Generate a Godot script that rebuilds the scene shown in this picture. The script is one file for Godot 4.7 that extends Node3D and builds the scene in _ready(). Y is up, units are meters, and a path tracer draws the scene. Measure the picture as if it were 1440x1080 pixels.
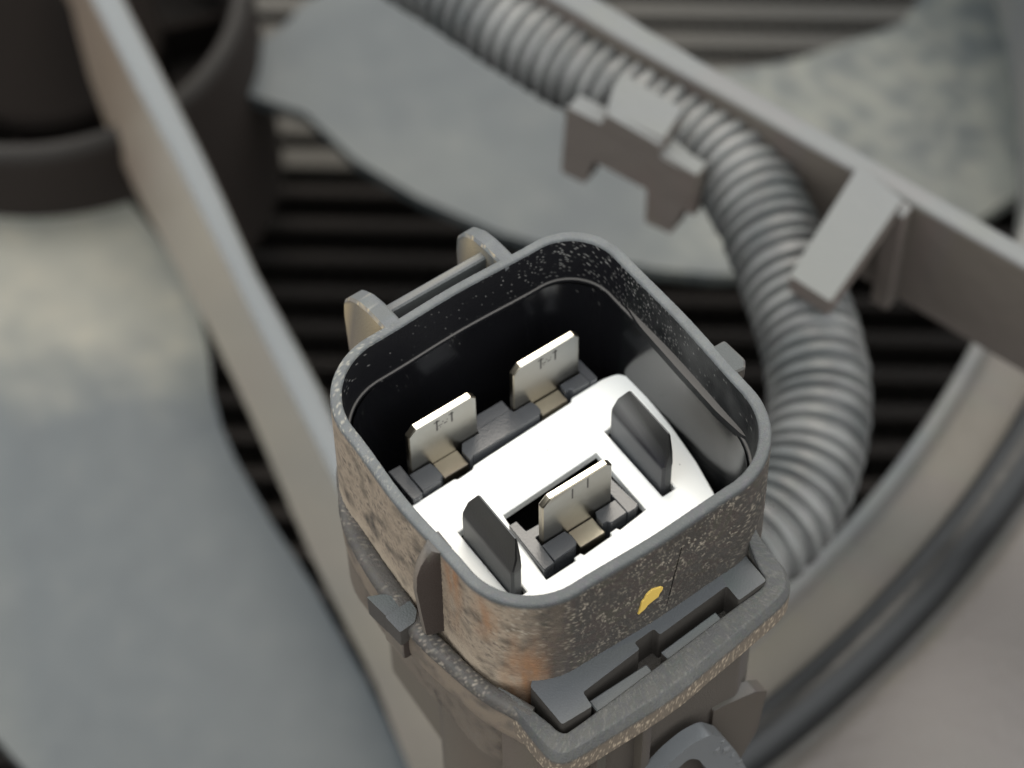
extends Node3D
# Close-up of a round-cornered electrical plug standing on a fan shroud. Lengths in the builders are millimetres.

const MM := 0.001
var mats := {}
var used_names := {}
var grain := FastNoiseLite.new()
var worm := FastNoiseLite.new()
var cloud := FastNoiseLite.new()
var blotch := FastNoiseLite.new()
var fleck := FastNoiseLite.new()


# ------------------------------------------------------------------ geometry
class Geo:
	var v := PackedVector3Array()
	var ix := PackedInt32Array()

	func tri(a: Vector3, b: Vector3, c: Vector3) -> void:
		var k := v.size()
		v.append(a); v.append(b); v.append(c)
		ix.append(k); ix.append(k + 1); ix.append(k + 2)

	func quad(a: Vector3, b: Vector3, c: Vector3, d: Vector3) -> void:
		var k := v.size()
		v.append(a); v.append(b); v.append(c); v.append(d)
		for i in [0, 1, 2, 0, 2, 3]:
			ix.append(k + i)

	func join(g: Geo) -> void:
		var k := v.size()
		v.append_array(g.v)
		for i in g.ix:
			ix.append(k + i)

	func orient() -> Geo:   # clockwise seen from outside (closed shapes)
		var vol := 0.0
		for t in range(0, ix.size(), 3):
			vol += v[ix[t]].dot(v[ix[t + 1]].cross(v[ix[t + 2]]))
		if vol > 0.0:
			flip()
		return self

	func flip() -> void:
		for t in range(0, ix.size(), 3):
			var s := ix[t + 1]
			ix[t + 1] = ix[t + 2]
			ix[t + 2] = s

	func moved(x: Transform3D) -> Geo:
		for i in v.size():
			v[i] = x * v[i]
		return self


func frame(o: Vector3, a: Vector3, b: Vector3, n: Vector3) -> Transform3D:
	return Transform3D(Basis(a, b, n), o)


# plan: polygon (x, z) extruded along y
func plan() -> Transform3D:
	return Transform3D(Basis(Vector3(1, 0, 0), Vector3(0, 0, 1), Vector3(0, 1, 0)), Vector3.ZERO)


func signed_area(p: PackedVector2Array) -> float:
	var a := 0.0
	for i in p.size():
		a += p[i].cross(p[(i + 1) % p.size()])
	return a * 0.5


func ccw(p: PackedVector2Array) -> PackedVector2Array:
	var q := p.duplicate()
	if signed_area(q) < 0.0:
		q.reverse()
	return q


func poly(a: Array) -> PackedVector2Array:
	var p := PackedVector2Array()
	for q in a:
		p.append(Vector2(q[0], q[1]))
	return p


func rounded(p: PackedVector2Array, r: float, n := 4) -> PackedVector2Array:
	var out := PackedVector2Array()
	var m := p.size()
	for i in m:
		var a := p[(i + m - 1) % m]
		var b := p[i]
		var c := p[(i + 1) % m]
		var u := (a - b)
		var w := (c - b)
		var rr: float = min(r, min(u.length(), w.length()) * 0.45)
		var s := b + u.normalized() * rr
		var e := b + w.normalized() * rr
		for k in n + 1:
			var t := float(k) / n
			out.append(s.lerp(b, t).lerp(b.lerp(e, t), t))
	return out


func inset(p: PackedVector2Array, d: float) -> PackedVector2Array:   # p counter-clockwise
	var out := PackedVector2Array()
	var m := p.size()
	for i in m:
		var e0 := (p[i] - p[(i + m - 1) % m]).normalized()
		var e1 := (p[(i + 1) % m] - p[i]).normalized()
		var n0 := Vector2(-e0.y, e0.x)
		var n1 := Vector2(-e1.y, e1.x)
		var b := (n0 + n1)
		if b.length() < 0.01:
			b = n0
		b = b.normalized()
		out.append(p[i] + b * (d / max(0.4, b.dot(n0))))
	return out


# a polygon extruded from h0 to h1, both ends bevelled
func prism(pp: PackedVector2Array, h0: float, h1: float, bev: float, x: Transform3D) -> Geo:
	var p := ccw(pp)
	var q := inset(p, bev) if bev > 0.0 else p
	var g := Geo.new()
	var tri := Geometry2D.triangulate_polygon(q)
	if tri.is_empty():
		tri = Geometry2D.triangulate_polygon(p)
		q = p
	for top in [0, 1]:
		var h: float = h1 if top == 1 else h0
		for t in range(0, tri.size(), 3):
			var a := Vector3(q[tri[t]].x, q[tri[t]].y, h)
			var b := Vector3(q[tri[t + 1]].x, q[tri[t + 1]].y, h)
			var c := Vector3(q[tri[t + 2]].x, q[tri[t + 2]].y, h)
			var up := (b - a).cross(c - a).z > 0.0
			if up == (top == 1):
				g.tri(a, b, c)
			else:
				g.tri(a, c, b)
	var m := p.size()
	var lev := [[q, h0], [p, h0 + bev], [p, h1 - bev], [q, h1]] if bev > 0.0 else [[p, h0], [p, h1]]
	for l in lev.size() - 1:
		for i in m:
			var j := (i + 1) % m
			var A: PackedVector2Array = lev[l][0]
			var B: PackedVector2Array = lev[l + 1][0]
			g.quad(Vector3(A[i].x, A[i].y, lev[l][1]), Vector3(A[j].x, A[j].y, lev[l][1]), Vector3(B[j].x, B[j].y, lev[l + 1][1]), Vector3(B[i].x, B[i].y, lev[l + 1][1]))
	return g.moved(x).orient()


func rect(x0: float, x1: float, y0: float, y1: float) -> PackedVector2Array:
	return PackedVector2Array([Vector2(x0, y0), Vector2(x1, y0), Vector2(x1, y1), Vector2(x0, y1)])


# a box with bevelled edges on all sides
func box(x0: float, x1: float, y0: float, y1: float, z0: float, z1: float, b := 0.1) -> Geo:
	return prism(rounded(rect(x0, x1, z0, z1), b, 2), y0, y1, b, plan())


# rings of equal length joined by quads; every vertex shared
func loft(rings: Array, close_u: bool, close_v: bool, caps := false) -> Geo:
	var g := Geo.new()
	var n: int = rings[0].size()
	for r in rings:
		g.v.append_array(r)
	var m := rings.size()
	for k in (m if close_v else m - 1):
		var k2 := (k + 1) % m
		for i in (n if close_u else n - 1):
			var j := (i + 1) % n
			var a := k * n + i
			var b := k * n + j
			var c := k2 * n + j
			var d := k2 * n + i
			g.ix.append(a); g.ix.append(b); g.ix.append(c)
			g.ix.append(a); g.ix.append(c); g.ix.append(d)
	if caps:
		for e in [0, m - 1]:
			var mid := Vector3.ZERO
			for i in n:
				mid += g.v[e * n + i]
			mid /= n
			var k := g.v.size()
			for i in n:
				g.v.append(g.v[e * n + i])
			g.v.append(mid)
			for i in n:
				var j := (i + 1) % n
				if e == 0:
					g.ix.append(k + j); g.ix.append(k + i); g.ix.append(k + n)
				else:
					g.ix.append(k + i); g.ix.append(k + j); g.ix.append(k + n)
	return g


# a polygon cut in cells, given thickness and bent by a callable (Vector2) -> height
func sheet(pp: PackedVector2Array, step: float, thick: float, bend: Callable, x: Transform3D) -> Geo:
	var p := ccw(pp)
	var lo := p[0]
	var hi := p[0]
	for q in p:
		lo = lo.min(q)
		hi = hi.max(q)
	var g := Geo.new()
	var nx := int(ceil((hi.x - lo.x) / step))
	var ny := int(ceil((hi.y - lo.y) / step))
	for i in nx:
		for j in ny:
			var c := rect(lo.x + i * step, lo.x + (i + 1) * step, lo.y + j * step, lo.y + (j + 1) * step)
			for piece in Geometry2D.intersect_polygons(c, p):
				var w := ccw(piece)
				var t := Geometry2D.triangulate_polygon(w)
				for k in range(0, t.size(), 3):
					var a: Vector2 = w[t[k]]
					var b: Vector2 = w[t[k + 1]]
					var d: Vector2 = w[t[k + 2]]
					if (b - a).cross(d - a) < 0.0:
						var s := b
						b = d
						d = s
					g.tri(Vector3(a.x, a.y, bend.call(a)), Vector3(d.x, d.y, bend.call(d)), Vector3(b.x, b.y, bend.call(b)))
					g.tri(Vector3(a.x, a.y, bend.call(a) - thick), Vector3(b.x, b.y, bend.call(b) - thick), Vector3(d.x, d.y, bend.call(d) - thick))
	for i in p.size():
		var a := p[i]
		var b := p[(i + 1) % p.size()]
		var m := int(ceil(a.distance_to(b) / step))
		for k in m:
			var s := a.lerp(b, float(k) / m)
			var e := a.lerp(b, float(k + 1) / m)
			var hs: float = bend.call(s)
			var he: float = bend.call(e)
			g.quad(Vector3(s.x, s.y, hs), Vector3(e.x, e.y, he), Vector3(e.x, e.y, he - thick), Vector3(s.x, s.y, hs - thick))
	return g.moved(x)


# flat slab with square holes
func pierced(pp: PackedVector2Array, holes: Array, h0: float, h1: float, bev: float) -> Geo:
	var g := Geo.new()
	var p := ccw(pp)
	var q := inset(p, bev)
	var cuts := [-999.0]
	var wide := []
	for h in holes:
		var hc := ccw(h)
		wide.append(inset(hc, -bev))
		var c := Vector2.ZERO
		for v in hc:
			c += v
		cuts.append(c.x / hc.size())
	cuts.sort()
	cuts.append(999.0)
	for i in cuts.size() - 1:
		if cuts[i + 1] - cuts[i] < 0.01:
			continue
		var pieces := Geometry2D.intersect_polygons(q, rect(cuts[i], cuts[i + 1], -999, 999))
		for h in wide:
			var nxt := []
			for a in pieces:
				nxt.append_array(Geometry2D.clip_polygons(a, h))
			pieces.assign(nxt)
		for a in pieces:
			var t := Geometry2D.triangulate_polygon(a)
			for k in range(0, t.size(), 3):
				var A: Vector2 = a[t[k]]
				var B: Vector2 = a[t[k + 1]]
				var C: Vector2 = a[t[k + 2]]
				if (B - A).cross(C - A) < 0.0:
					var s := B
					B = C
					C = s
				g.tri(Vector3(A.x, h1, A.y), Vector3(B.x, h1, B.y), Vector3(C.x, h1, C.y))
	var loops := [[q, p, 1.0]]
	for i in holes.size():
		loops.append([wide[i], ccw(holes[i]), -1.0])
	for l in loops:
		var A: PackedVector2Array = l[0]
		var B: PackedVector2Array = l[1]
		for i in A.size():
			var j := (i + 1) % A.size()
			var r := [Vector3(A[i].x, h1, A[i].y), Vector3(A[j].x, h1, A[j].y), Vector3(B[j].x, h1 - bev, B[j].y), Vector3(B[i].x, h1 - bev, B[i].y), Vector3(B[j].x, h0, B[j].y), Vector3(B[i].x, h0, B[i].y)]
			if l[2] > 0.0:
				g.quad(r[0], r[3], r[2], r[1])
				g.quad(r[3], r[5], r[4], r[2])
			else:
				g.quad(r[0], r[1], r[2], r[3])
				g.quad(r[3], r[2], r[4], r[5])
	return g


# turn a profile of (radius, height) round the z axis between two angles
func lathe(prof: Array, seg: int, a0 := 0.0, a1 := TAU, c := Vector2.ZERO) -> Geo:
	var rings := []
	var full := a1 - a0 > TAU - 0.001
	for k in (seg if full else seg + 1):
		var a := a0 + (a1 - a0) * k / seg
		var r := PackedVector3Array()
		for q in prof:
			r.append(Vector3(c.x + q[0] * cos(a), c.y + q[0] * sin(a), q[1]))
		rings.append(r)
	return loft(rings, true, full, not full).orient()


func smooth_path(pts: Array, n: int) -> PackedVector3Array:
	var cv := Curve3D.new()
	for i in pts.size():
		var a: Vector3 = pts[max(i - 1, 0)]
		var b: Vector3 = pts[min(i + 1, pts.size() - 1)]
		var d := (b - a) / 6.0
		cv.add_point(pts[i], -d, d)
	cv.bake_interval = 0.1
	var out := PackedVector3Array()
	var L := cv.get_baked_length()
	for i in n + 1:
		out.append(cv.sample_baked(L * i / n, true))
	return out


func tube(path: PackedVector3Array, rad: Callable, seg: int, caps := true) -> Geo:
	var rings := []
	var t0 := (path[1] - path[0]).normalized()
	var up := t0.cross(Vector3(0.31, 0.2, 0.93)).normalized()
	for i in path.size():
		var t := (path[min(i + 1, path.size() - 1)] - path[max(i - 1, 0)]).normalized()
		up = (up - t * up.dot(t)).normalized()
		var s := t.cross(up)
		var r := PackedVector3Array()
		for k in seg:
			var a := TAU * k / seg
			var rr: float = rad.call(i, a)
			r.append(path[i] + (up * cos(a) + s * sin(a)) * rr)
		rings.append(r)
	return loft(rings, true, false, caps).orient()


# ------------------------------------------------------------------ nodes
func numbered(called: String) -> String:
	var k: int = used_names.get(called, -1) + 1
	used_names[called] = k
	return called if k == 0 else "%s_%03d" % [called, k]


# commits a shape (millimetres) as one MeshInstance3D; colour is a callable (position, normal) -> linear Color
func part(called: String, g: Geo, m: Material, parent: Node, color = null, crease := 38.0, smooth := false) -> MeshInstance3D:
	var mesh := ArrayMesh.new()
	surface(mesh, g, color, crease, smooth)
	mesh.surface_set_material(mesh.get_surface_count() - 1, m)
	var o := MeshInstance3D.new()
	o.name = called
	o.mesh = mesh
	parent.add_child(o, true)
	return o


func surface(mesh: ArrayMesh, g: Geo, color, crease: float, smooth: bool) -> void:
	var V := PackedVector3Array()
	var N := PackedVector3Array()
	var C := PackedColorArray()
	var I := PackedInt32Array()
	var nt := g.ix.size() / 3
	var fn := PackedVector3Array()
	fn.resize(nt)
	for t in nt:
		var a := g.v[g.ix[t * 3]]
		fn[t] = (g.v[g.ix[t * 3 + 2]] - a).cross(g.v[g.ix[t * 3 + 1]] - a)
	if smooth:
		N.resize(g.v.size())
		for t in nt:
			for k in 3:
				N[g.ix[t * 3 + k]] += fn[t]
		V = g.v.duplicate()
		I = g.ix
		for i in N.size():
			N[i] = N[i].normalized() if N[i].length_squared() > 0.0 else Vector3.UP
	else:
		var at := {}
		var lim := cos(deg_to_rad(crease))
		for t in nt:
			for k in 3:
				var key := Vector3i((g.v[g.ix[t * 3 + k]] * 500.0).round())
				if at.has(key):
					at[key].append(t)
				else:
					at[key] = [t]
		V.resize(nt * 3)
		N.resize(nt * 3)
		I.resize(nt * 3)
		var un := PackedVector3Array()
		un.resize(nt)
		for t in nt:
			un[t] = fn[t].normalized()
		for t in nt:
			for k in 3:
				var p := g.v[g.ix[t * 3 + k]]
				var s := Vector3.ZERO
				for o in at[Vector3i((p * 500.0).round())]:
					if un[o].dot(un[t]) > lim:
						s += fn[o]
				V[t * 3 + k] = p
				N[t * 3 + k] = s.normalized() if s.length_squared() > 0.0 else Vector3.UP
				I[t * 3 + k] = t * 3 + k
	if color != null:
		C.resize(V.size())
		for i in V.size():
			C[i] = color.call(V[i], N[i])
	for i in V.size():
		V[i] = V[i] * MM
	var arr := []
	arr.resize(Mesh.ARRAY_MAX)
	arr[Mesh.ARRAY_VERTEX] = V
	arr[Mesh.ARRAY_NORMAL] = N
	if color != null:
		arr[Mesh.ARRAY_COLOR] = C
	arr[Mesh.ARRAY_INDEX] = I
	mesh.add_surface_from_arrays(Mesh.PRIMITIVE_TRIANGLES, arr)


func thing(called: String, label: String, category: String, group := "") -> Node3D:
	var o := Node3D.new()
	o.name = numbered(called)
	add_child(o, true)
	tag(o, label, category, group)
	return o


func tag(o: Node, label: String, category: String, group := "") -> void:
	o.set_meta("label", label)
	o.set_meta("category", category)
	if group:
		o.set_meta("group", group)


func lin(r: float, g: float, b: float) -> Color:
	return Color(r, g, b)


# ------------------------------------------------------------------ materials
func noise_tex(freq: float, seed_: int, size := 512, ramp: Array = [], kind := FastNoiseLite.TYPE_SIMPLEX_SMOOTH, oct := 4) -> NoiseTexture2D:
	var n := FastNoiseLite.new()
	n.noise_type = kind
	n.seed = seed_
	n.frequency = freq
	n.fractal_octaves = oct
	var t := NoiseTexture2D.new()
	t.width = size
	t.height = size
	t.seamless = true
	t.seamless_blend_skirt = 0.2
	t.noise = n
	if ramp:
		var gr := Gradient.new()
		var off := PackedFloat32Array()
		var col := PackedColorArray()
		for q in ramp:
			off.append(q[0])
			col.append((q[1] as Color).linear_to_srgb())
		gr.offsets = off
		gr.colors = col
		t.color_ramp = gr
	return t


func material(called: String, c: Color, rough: float, vc := false, bump: Texture2D = null, depth := 0.0, tile := 10.0, tex: Texture2D = null, spec := 0.5) -> StandardMaterial3D:
	var m := StandardMaterial3D.new()
	m.resource_name = called
	m.albedo_color = c.linear_to_srgb()
	m.roughness = rough
	m.metallic_specular = spec
	m.vertex_color_use_as_albedo = vc
	if bump or tex:
		m.uv1_triplanar = true
		m.uv1_scale = Vector3.ONE * (1000.0 / tile)
		m.uv1_triplanar_sharpness = 4.0
	if bump:
		m.heightmap_enabled = true
		m.heightmap_texture = bump
		m.heightmap_scale = depth * 0.1   # millimetres to centimetres
	if tex:
		m.albedo_texture = tex
	mats[called] = m
	return m


func make_materials() -> void:
	var fine := noise_tex(0.05, 3)
	var coarse := noise_tex(0.02, 8)
	material("dirty_plastic", Color(1, 1, 1), 0.72, true, fine, 0.035, 6.0)
	material("dull_plastic", Color(1, 1, 1), 0.5, true, fine, 0.012, 6.0)
	material("lever_plastic", Color(0.085, 0.09, 0.094), 0.3, false, fine, 0.012, 6.0)
	material("lining", Color(0.25, 0.25, 0.25), 0.16, true, fine, 0.0022, 9.0)
	material("lining_dull", Color(0.3, 0.3, 0.3), 0.45, true, fine, 0.012, 6.0, null, 0.13)
	material("deep_black", Color(0.003, 0.003, 0.003), 0.6, false, null, 0.0, 10.0, null, 0.2)
	material("white_nylon", Color(0.86, 0.87, 0.85), 0.42, false, fine, 0.004, 9.0)
	material("holder_black", Color(0.046, 0.049, 0.055), 0.27, false, fine, 0.008, 7.0)
	material("plate_black", Color(1, 1, 1), 0.38, true, fine, 0.008, 7.0, null, 0.3)
	var metal := material("terminal_metal", Color(1, 1, 1), 0.3, true, coarse, 0.006, 9.0)
	metal.metallic = 1.0
	material("stamp_dark", Color(0.06, 0.055, 0.05), 0.6)
	material("yellow_paint", Color(0.5, 0.34, 0.07), 0.6, false, fine, 0.02, 5.0)
	material("conduit_plastic", Color(1, 1, 1), 0.45, true, coarse, 0.06, 22.0)
	material("shroud_plastic", Color(1, 1, 1), 0.6, true, coarse, 0.15, 40.0)
	material("hose_rubber", Color(0.005, 0.0055, 0.006), 0.36, false, coarse, 0.05, 40.0, null, 0.4)
	material("hub_black", Color(0.0085, 0.0072, 0.0065), 0.85, false, coarse, 0.1, 40.0, null, 0.08)
	material("hub_wall", Color(0.1, 0.1, 0.1), 0.75, true, coarse, 0.1, 40.0, null, 0.25)
	material("radiator_tube", Color(0.013, 0.0108, 0.0094), 0.85, false, null, 0.0, 10.0, null, 0.3)
	material("radiator_tube_lit", Color(0.07, 0.066, 0.059), 0.7, false, null, 0.0, 10.0, null, 0.3)  # pale copy for the upper tubes: light from above put into the colour
	material("radiator_fin", Color(0.019, 0.0165, 0.0145), 0.85, false, null, 0.0, 10.0, null, 0.15)
	var dust1 := noise_tex(0.02, 21, 512, [[0.0, lin(0.15, 0.172, 0.185)], [0.45, lin(0.17, 0.193, 0.203)], [0.7, lin(0.185, 0.206, 0.214)], [1.0, lin(0.215, 0.23, 0.23)]])
	material("blade_dust", Color(1, 1, 1), 0.55, true, coarse, 0.1, 90.0, dust1)
	var w := material("water", Color(1, 1, 1, 0.02), 0.02)
	w.refraction_enabled = true
	w.refraction_scale = 0.033


# ------------------------------------------------------------------ colours (linear base colours: plastic, dust, stains)
func n01(n: FastNoiseLite, p: Vector3, s := 1.0) -> float:
	return n.get_noise_3dv(p * s) * 0.5 + 0.5


func ramp(x: float, a: float, b: float) -> float:
	return clampf((x - a) / (b - a), 0.0, 1.0)


func worms(p: Vector3) -> float:   # grit caught in the moulded grain: small bright curls
	var a: float = absf(worm.get_noise_3dv(p))
	var b: float = fleck.get_noise_3dv(p)
	return ramp(a, 0.17, 0.05) * ramp(b, -0.12, 0.22)


func dirt_color(p: Vector3, n: Vector3) -> Color:
	var big := n01(cloud, p)
	var mid := n01(blotch, p)
	var top := ramp(n.y, 0.55, 0.85)
	var front := ramp(n.z, 0.2, 0.7)
	var left := ramp(-n.x, 0.35, 0.8)
	var base := lin(0.022, 0.02, 0.018).lerp(lin(0.046, 0.038, 0.031), big)
	# tan silt on the sides that face left
	var silt_or_sheen := left * ramp(mid + 0.5 * big, 0.3, 0.75)
	base = base.lerp(lin(0.23, 0.182, 0.133), silt_or_sheen * 0.9)
	# pits in the silt, grit on the front
	var grit := worms(p)
	var pits := ramp(worm.get_noise_3dv(p * 1.4 + Vector3(7, 3, 1)), 0.12, 0.4)
	base = base.lerp(lin(0.06, 0.05, 0.042), pits * left * ramp(mid, 0.35, 0.65) * 0.85)
	var patch := ramp(n01(cloud, p, 1.6) + 0.5 * mid, 0.5, 0.95)
	var where := (0.12 + 0.88 * patch) * (0.3 + 0.7 * ramp(p.y, -13.0, -4.0))
	base = base.lerp(lin(0.27, 0.235, 0.185), grit * where * clampf(front + 0.25 * left, 0.0, 1.0) * 0.95)
	base = base.lerp(lin(0.27, 0.22, 0.165), left * ramp(p.y, -9.6, -11.4) * ramp(mid, 0.25, 0.6) * 0.9)
	# rust-brown wash round the near left corner
	var ang := rad_to_deg(atan2(p.z, p.x))
	var rust := ramp(absf(ang - 155.0), 5.0, 1.0) * ramp(p.y, -10.5, -1.5)
	rust = maxf(rust, 0.75 * ramp(absf(ang - 143.5), 5.0, 1.0) * ramp(absf(p.y + 3.5), 4.0, 1.0))
	rust = maxf(rust, ramp(absf(ang - 133.0), 8.0, 2.0) * ramp(p.y, -3.0, -10.0))
	rust *= ramp(n01(blotch, Vector3(p.x, p.y * 0.3, p.z), 1.6), 0.2, 0.65) * (1.0 - top)
	base = base.lerp(lin(0.2, 0.095, 0.04), rust * 0.85)
	# smoother darker streaks beside it
	var streak := ramp(absf(ang - 127.0), 7.0, 3.0) * ramp(n01(blotch, Vector3(p.x * 1.5, p.y * 0.15, p.z * 1.5)), 0.35, 0.7)
	base = base.lerp(lin(0.075, 0.058, 0.044), streak * 0.7)
	# worn clean upper faces
	base = base.lerp(lin(0.042, 0.044, 0.045).lerp(lin(0.1, 0.095, 0.088), grit * 0.5), top)
	return base


func rim_color(p: Vector3, n: Vector3) -> Color:
	var c := lin(0.055, 0.059, 0.061)
	c = c.lerp(lin(0.085, 0.09, 0.091), n01(blotch, p))
	c = c.lerp(lin(0.036, 0.038, 0.039), ramp(p.z, 6.0, 13.0) * 0.7)
	var sandy := ramp(-p.x - p.z * 0.6, 13.5, 19.0)
	c = c.lerp(lin(0.3, 0.28, 0.23), worms(p * 1.3) * (0.05 + 0.5 * sandy))
	return c


func shell_color(p: Vector3, n: Vector3) -> Color:
	if p.y > -0.75:
		return rim_color(p, n).lerp(dirt_color(p, n), ramp(p.y, -0.35, -0.75))
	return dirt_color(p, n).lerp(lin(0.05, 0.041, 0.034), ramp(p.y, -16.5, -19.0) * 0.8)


func lining_color(p: Vector3, n: Vector3) -> Color:
	# the two lining materials multiply these by about a quarter
	var c := lin(0.024, 0.026, 0.028)
	var up := ramp(p.y, -5.3, -4.7)
	var spots := fleck.get_noise_3dv(p * 2.3)
	var right := ramp(p.x - 0.35 * p.z, 8.5, 15.0) * up * ramp(p.z, 6.0, -2.0)
	var lim: float = lerpf(0.8, 0.54, right) + 0.25 * (0.5 - n01(cloud, p, 2.2))
	var silt_or_sheen := ramp(p.x, 10.0, 12.8) * ramp(n01(cloud, p), 0.3, 0.75) * ramp(p.z, -8.0, 1.0)  # right wall: silt and the white insert's reflection put into the colour
	c = c.lerp(lin(0.2, 0.2, 0.196), silt_or_sheen * 0.75)
	c = c.lerp(lin(0.8, 0.78, 0.74), ramp(spots, lim, lim + 0.14) * ramp(p.y, -9.0, -2.0) * (0.5 + 0.5 * n01(blotch, p)))
	# dust on the step, with the sky light it catches put into the colour
	return c.lerp(lin(0.34, 0.32, 0.3), ramp(n.y, 0.5, 0.9))


func plate_color(p: Vector3, n: Vector3) -> Color:
	var c := lin(0.012, 0.013, 0.0145)
	c = c.lerp(lin(0.07, 0.075, 0.08), (0.35 + 0.65 * ramp(n01(blotch, p, 0.9), 0.35, 0.7)) * ramp(p.y, -9.6, -10.2))  # below the crease: dust plus the mirrored insert, painted into the colour
	if n.y > 0.6:
		c = lin(0.05, 0.052, 0.055)
	return c.lerp(lin(0.2, 0.2, 0.2), ramp(fleck.get_noise_3dv(p * 1.5), 0.6, 0.7) * 0.5)


func metal_color(p: Vector3, n: Vector3) -> Color:
	var c := lin(0.255, 0.256, 0.242)
	c = c.lerp(lin(0.17, 0.155, 0.13), ramp(n01(blotch, Vector3(p.x * 2.2, p.y * 0.4, p.z), 1.0), 0.4, 0.75))
	c = c.lerp(lin(0.3, 0.34, 0.36), 0.35 * ramp(n01(cloud, p, 2.0), 0.5, 0.8))
	c = c.lerp(lin(0.3, 0.15, 0.09), ramp(n01(blotch, p, 1.5), 0.62, 0.75) * ramp(p.y, -9.5, -12.0) * 0.7)
	c = c.lerp(lin(0.27, 0.235, 0.185).lerp(lin(0.4, 0.37, 0.3), ramp(n01(blotch, Vector3(p.x * 2.5, p.y, p.z * 0.6)), 0.4, 0.75)), ramp(p.y, -12.0, -12.9))
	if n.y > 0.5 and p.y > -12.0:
		c = lin(0.95, 0.88, 0.72).lerp(lin(0.6, 0.5, 0.33), ramp(n01(blotch, p, 2.0), 0.5, 0.8))  # blade tops: glint of the sky put into the colour
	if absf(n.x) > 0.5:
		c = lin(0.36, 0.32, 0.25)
	return c


func conduit_color(p: Vector3, n: Vector3) -> Color:
	var c := lin(0.05, 0.052, 0.052)
	var dust := ramp(n01(cloud, p, 0.35), 0.3, 0.75)
	return c.lerp(lin(0.165, 0.166, 0.16), dust * (0.45 + 0.35 * ramp(n.z, 0.1, 0.8)))


func shroud_color(p: Vector3, n: Vector3) -> Color:   # local z is up out of the shroud
	var c := lin(0.075, 0.082, 0.086)
	var dust := ramp(n01(cloud, p, 0.12) + 0.25 * n01(blotch, p, 0.25), 0.35, 0.9)
	c = c.lerp(lin(0.16, 0.15, 0.13), dust * 0.7)
	return c


# ------------------------------------------------------------------ the plug
func side_outline(inward: float, rad := 0.0) -> PackedVector2Array:
	# rounded square with slightly bulging sides, (x, z); counter-clockwise in (x, z)
	var x0 := -14.1 + inward
	var x1 := 14.2 - inward
	var z0 := -14.75 + inward * 0.85
	var z1 := 14.1 - inward
	var rs := [6.7, 5.2, 7.0, 6.3]
	var cs := [Vector2(x0, z0), Vector2(x1, z0), Vector2(x1, z1), Vector2(x0, z1)]
	var bow := [0.22, 0.2, 0.18, 0.36]
	var out := PackedVector2Array()
	var ns := 160
	var nc := 44
	for k in 4:
		var r: float = max(1.6, rs[k] - inward * 0.9 + rad)
		var r2: float = max(1.6, rs[(k + 1) % 4] - inward * 0.9 + rad)
		var c: Vector2 = cs[k]
		var d: Vector2 = cs[(k + 1) % 4]
		var e := (d - c).normalized()
		var f := Vector2(e.y, -e.x)
		var pe := Vector2(-f.x, -f.y)      # inward
		var ctr := c + e * r + pe * r
		for i in nc:
			var t := (float(i) / nc - 1.0) * PI * 0.5
			out.append(ctr + f * r * cos(t) + e * r * sin(t))
		var s0 := c + e * r
		var s1 := d - e * r2
		for i in ns:
			var t := float(i) / ns
			out.append(s0.lerp(s1, t) + f * bow[k] * pow(sin(PI * t), 2.0))
	return out


func ring_at(inward: float, y: float, rad := 0.0) -> PackedVector3Array:
	var o := side_outline(inward, rad)
	var r := PackedVector3Array()
	for q in o:
		r.append(Vector3(q.x, y, q.y))
	return r


func rough_up(r: PackedVector3Array, amp: float) -> PackedVector3Array:
	var out := PackedVector3Array()
	for p in r:
		var n := Vector3(p.x, 0, p.z).normalized()
		out.append(p + n * (amp * (worm.get_noise_3dv(p * 0.9) * 0.6 + grain.get_noise_3dv(p))))
	return out


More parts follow.
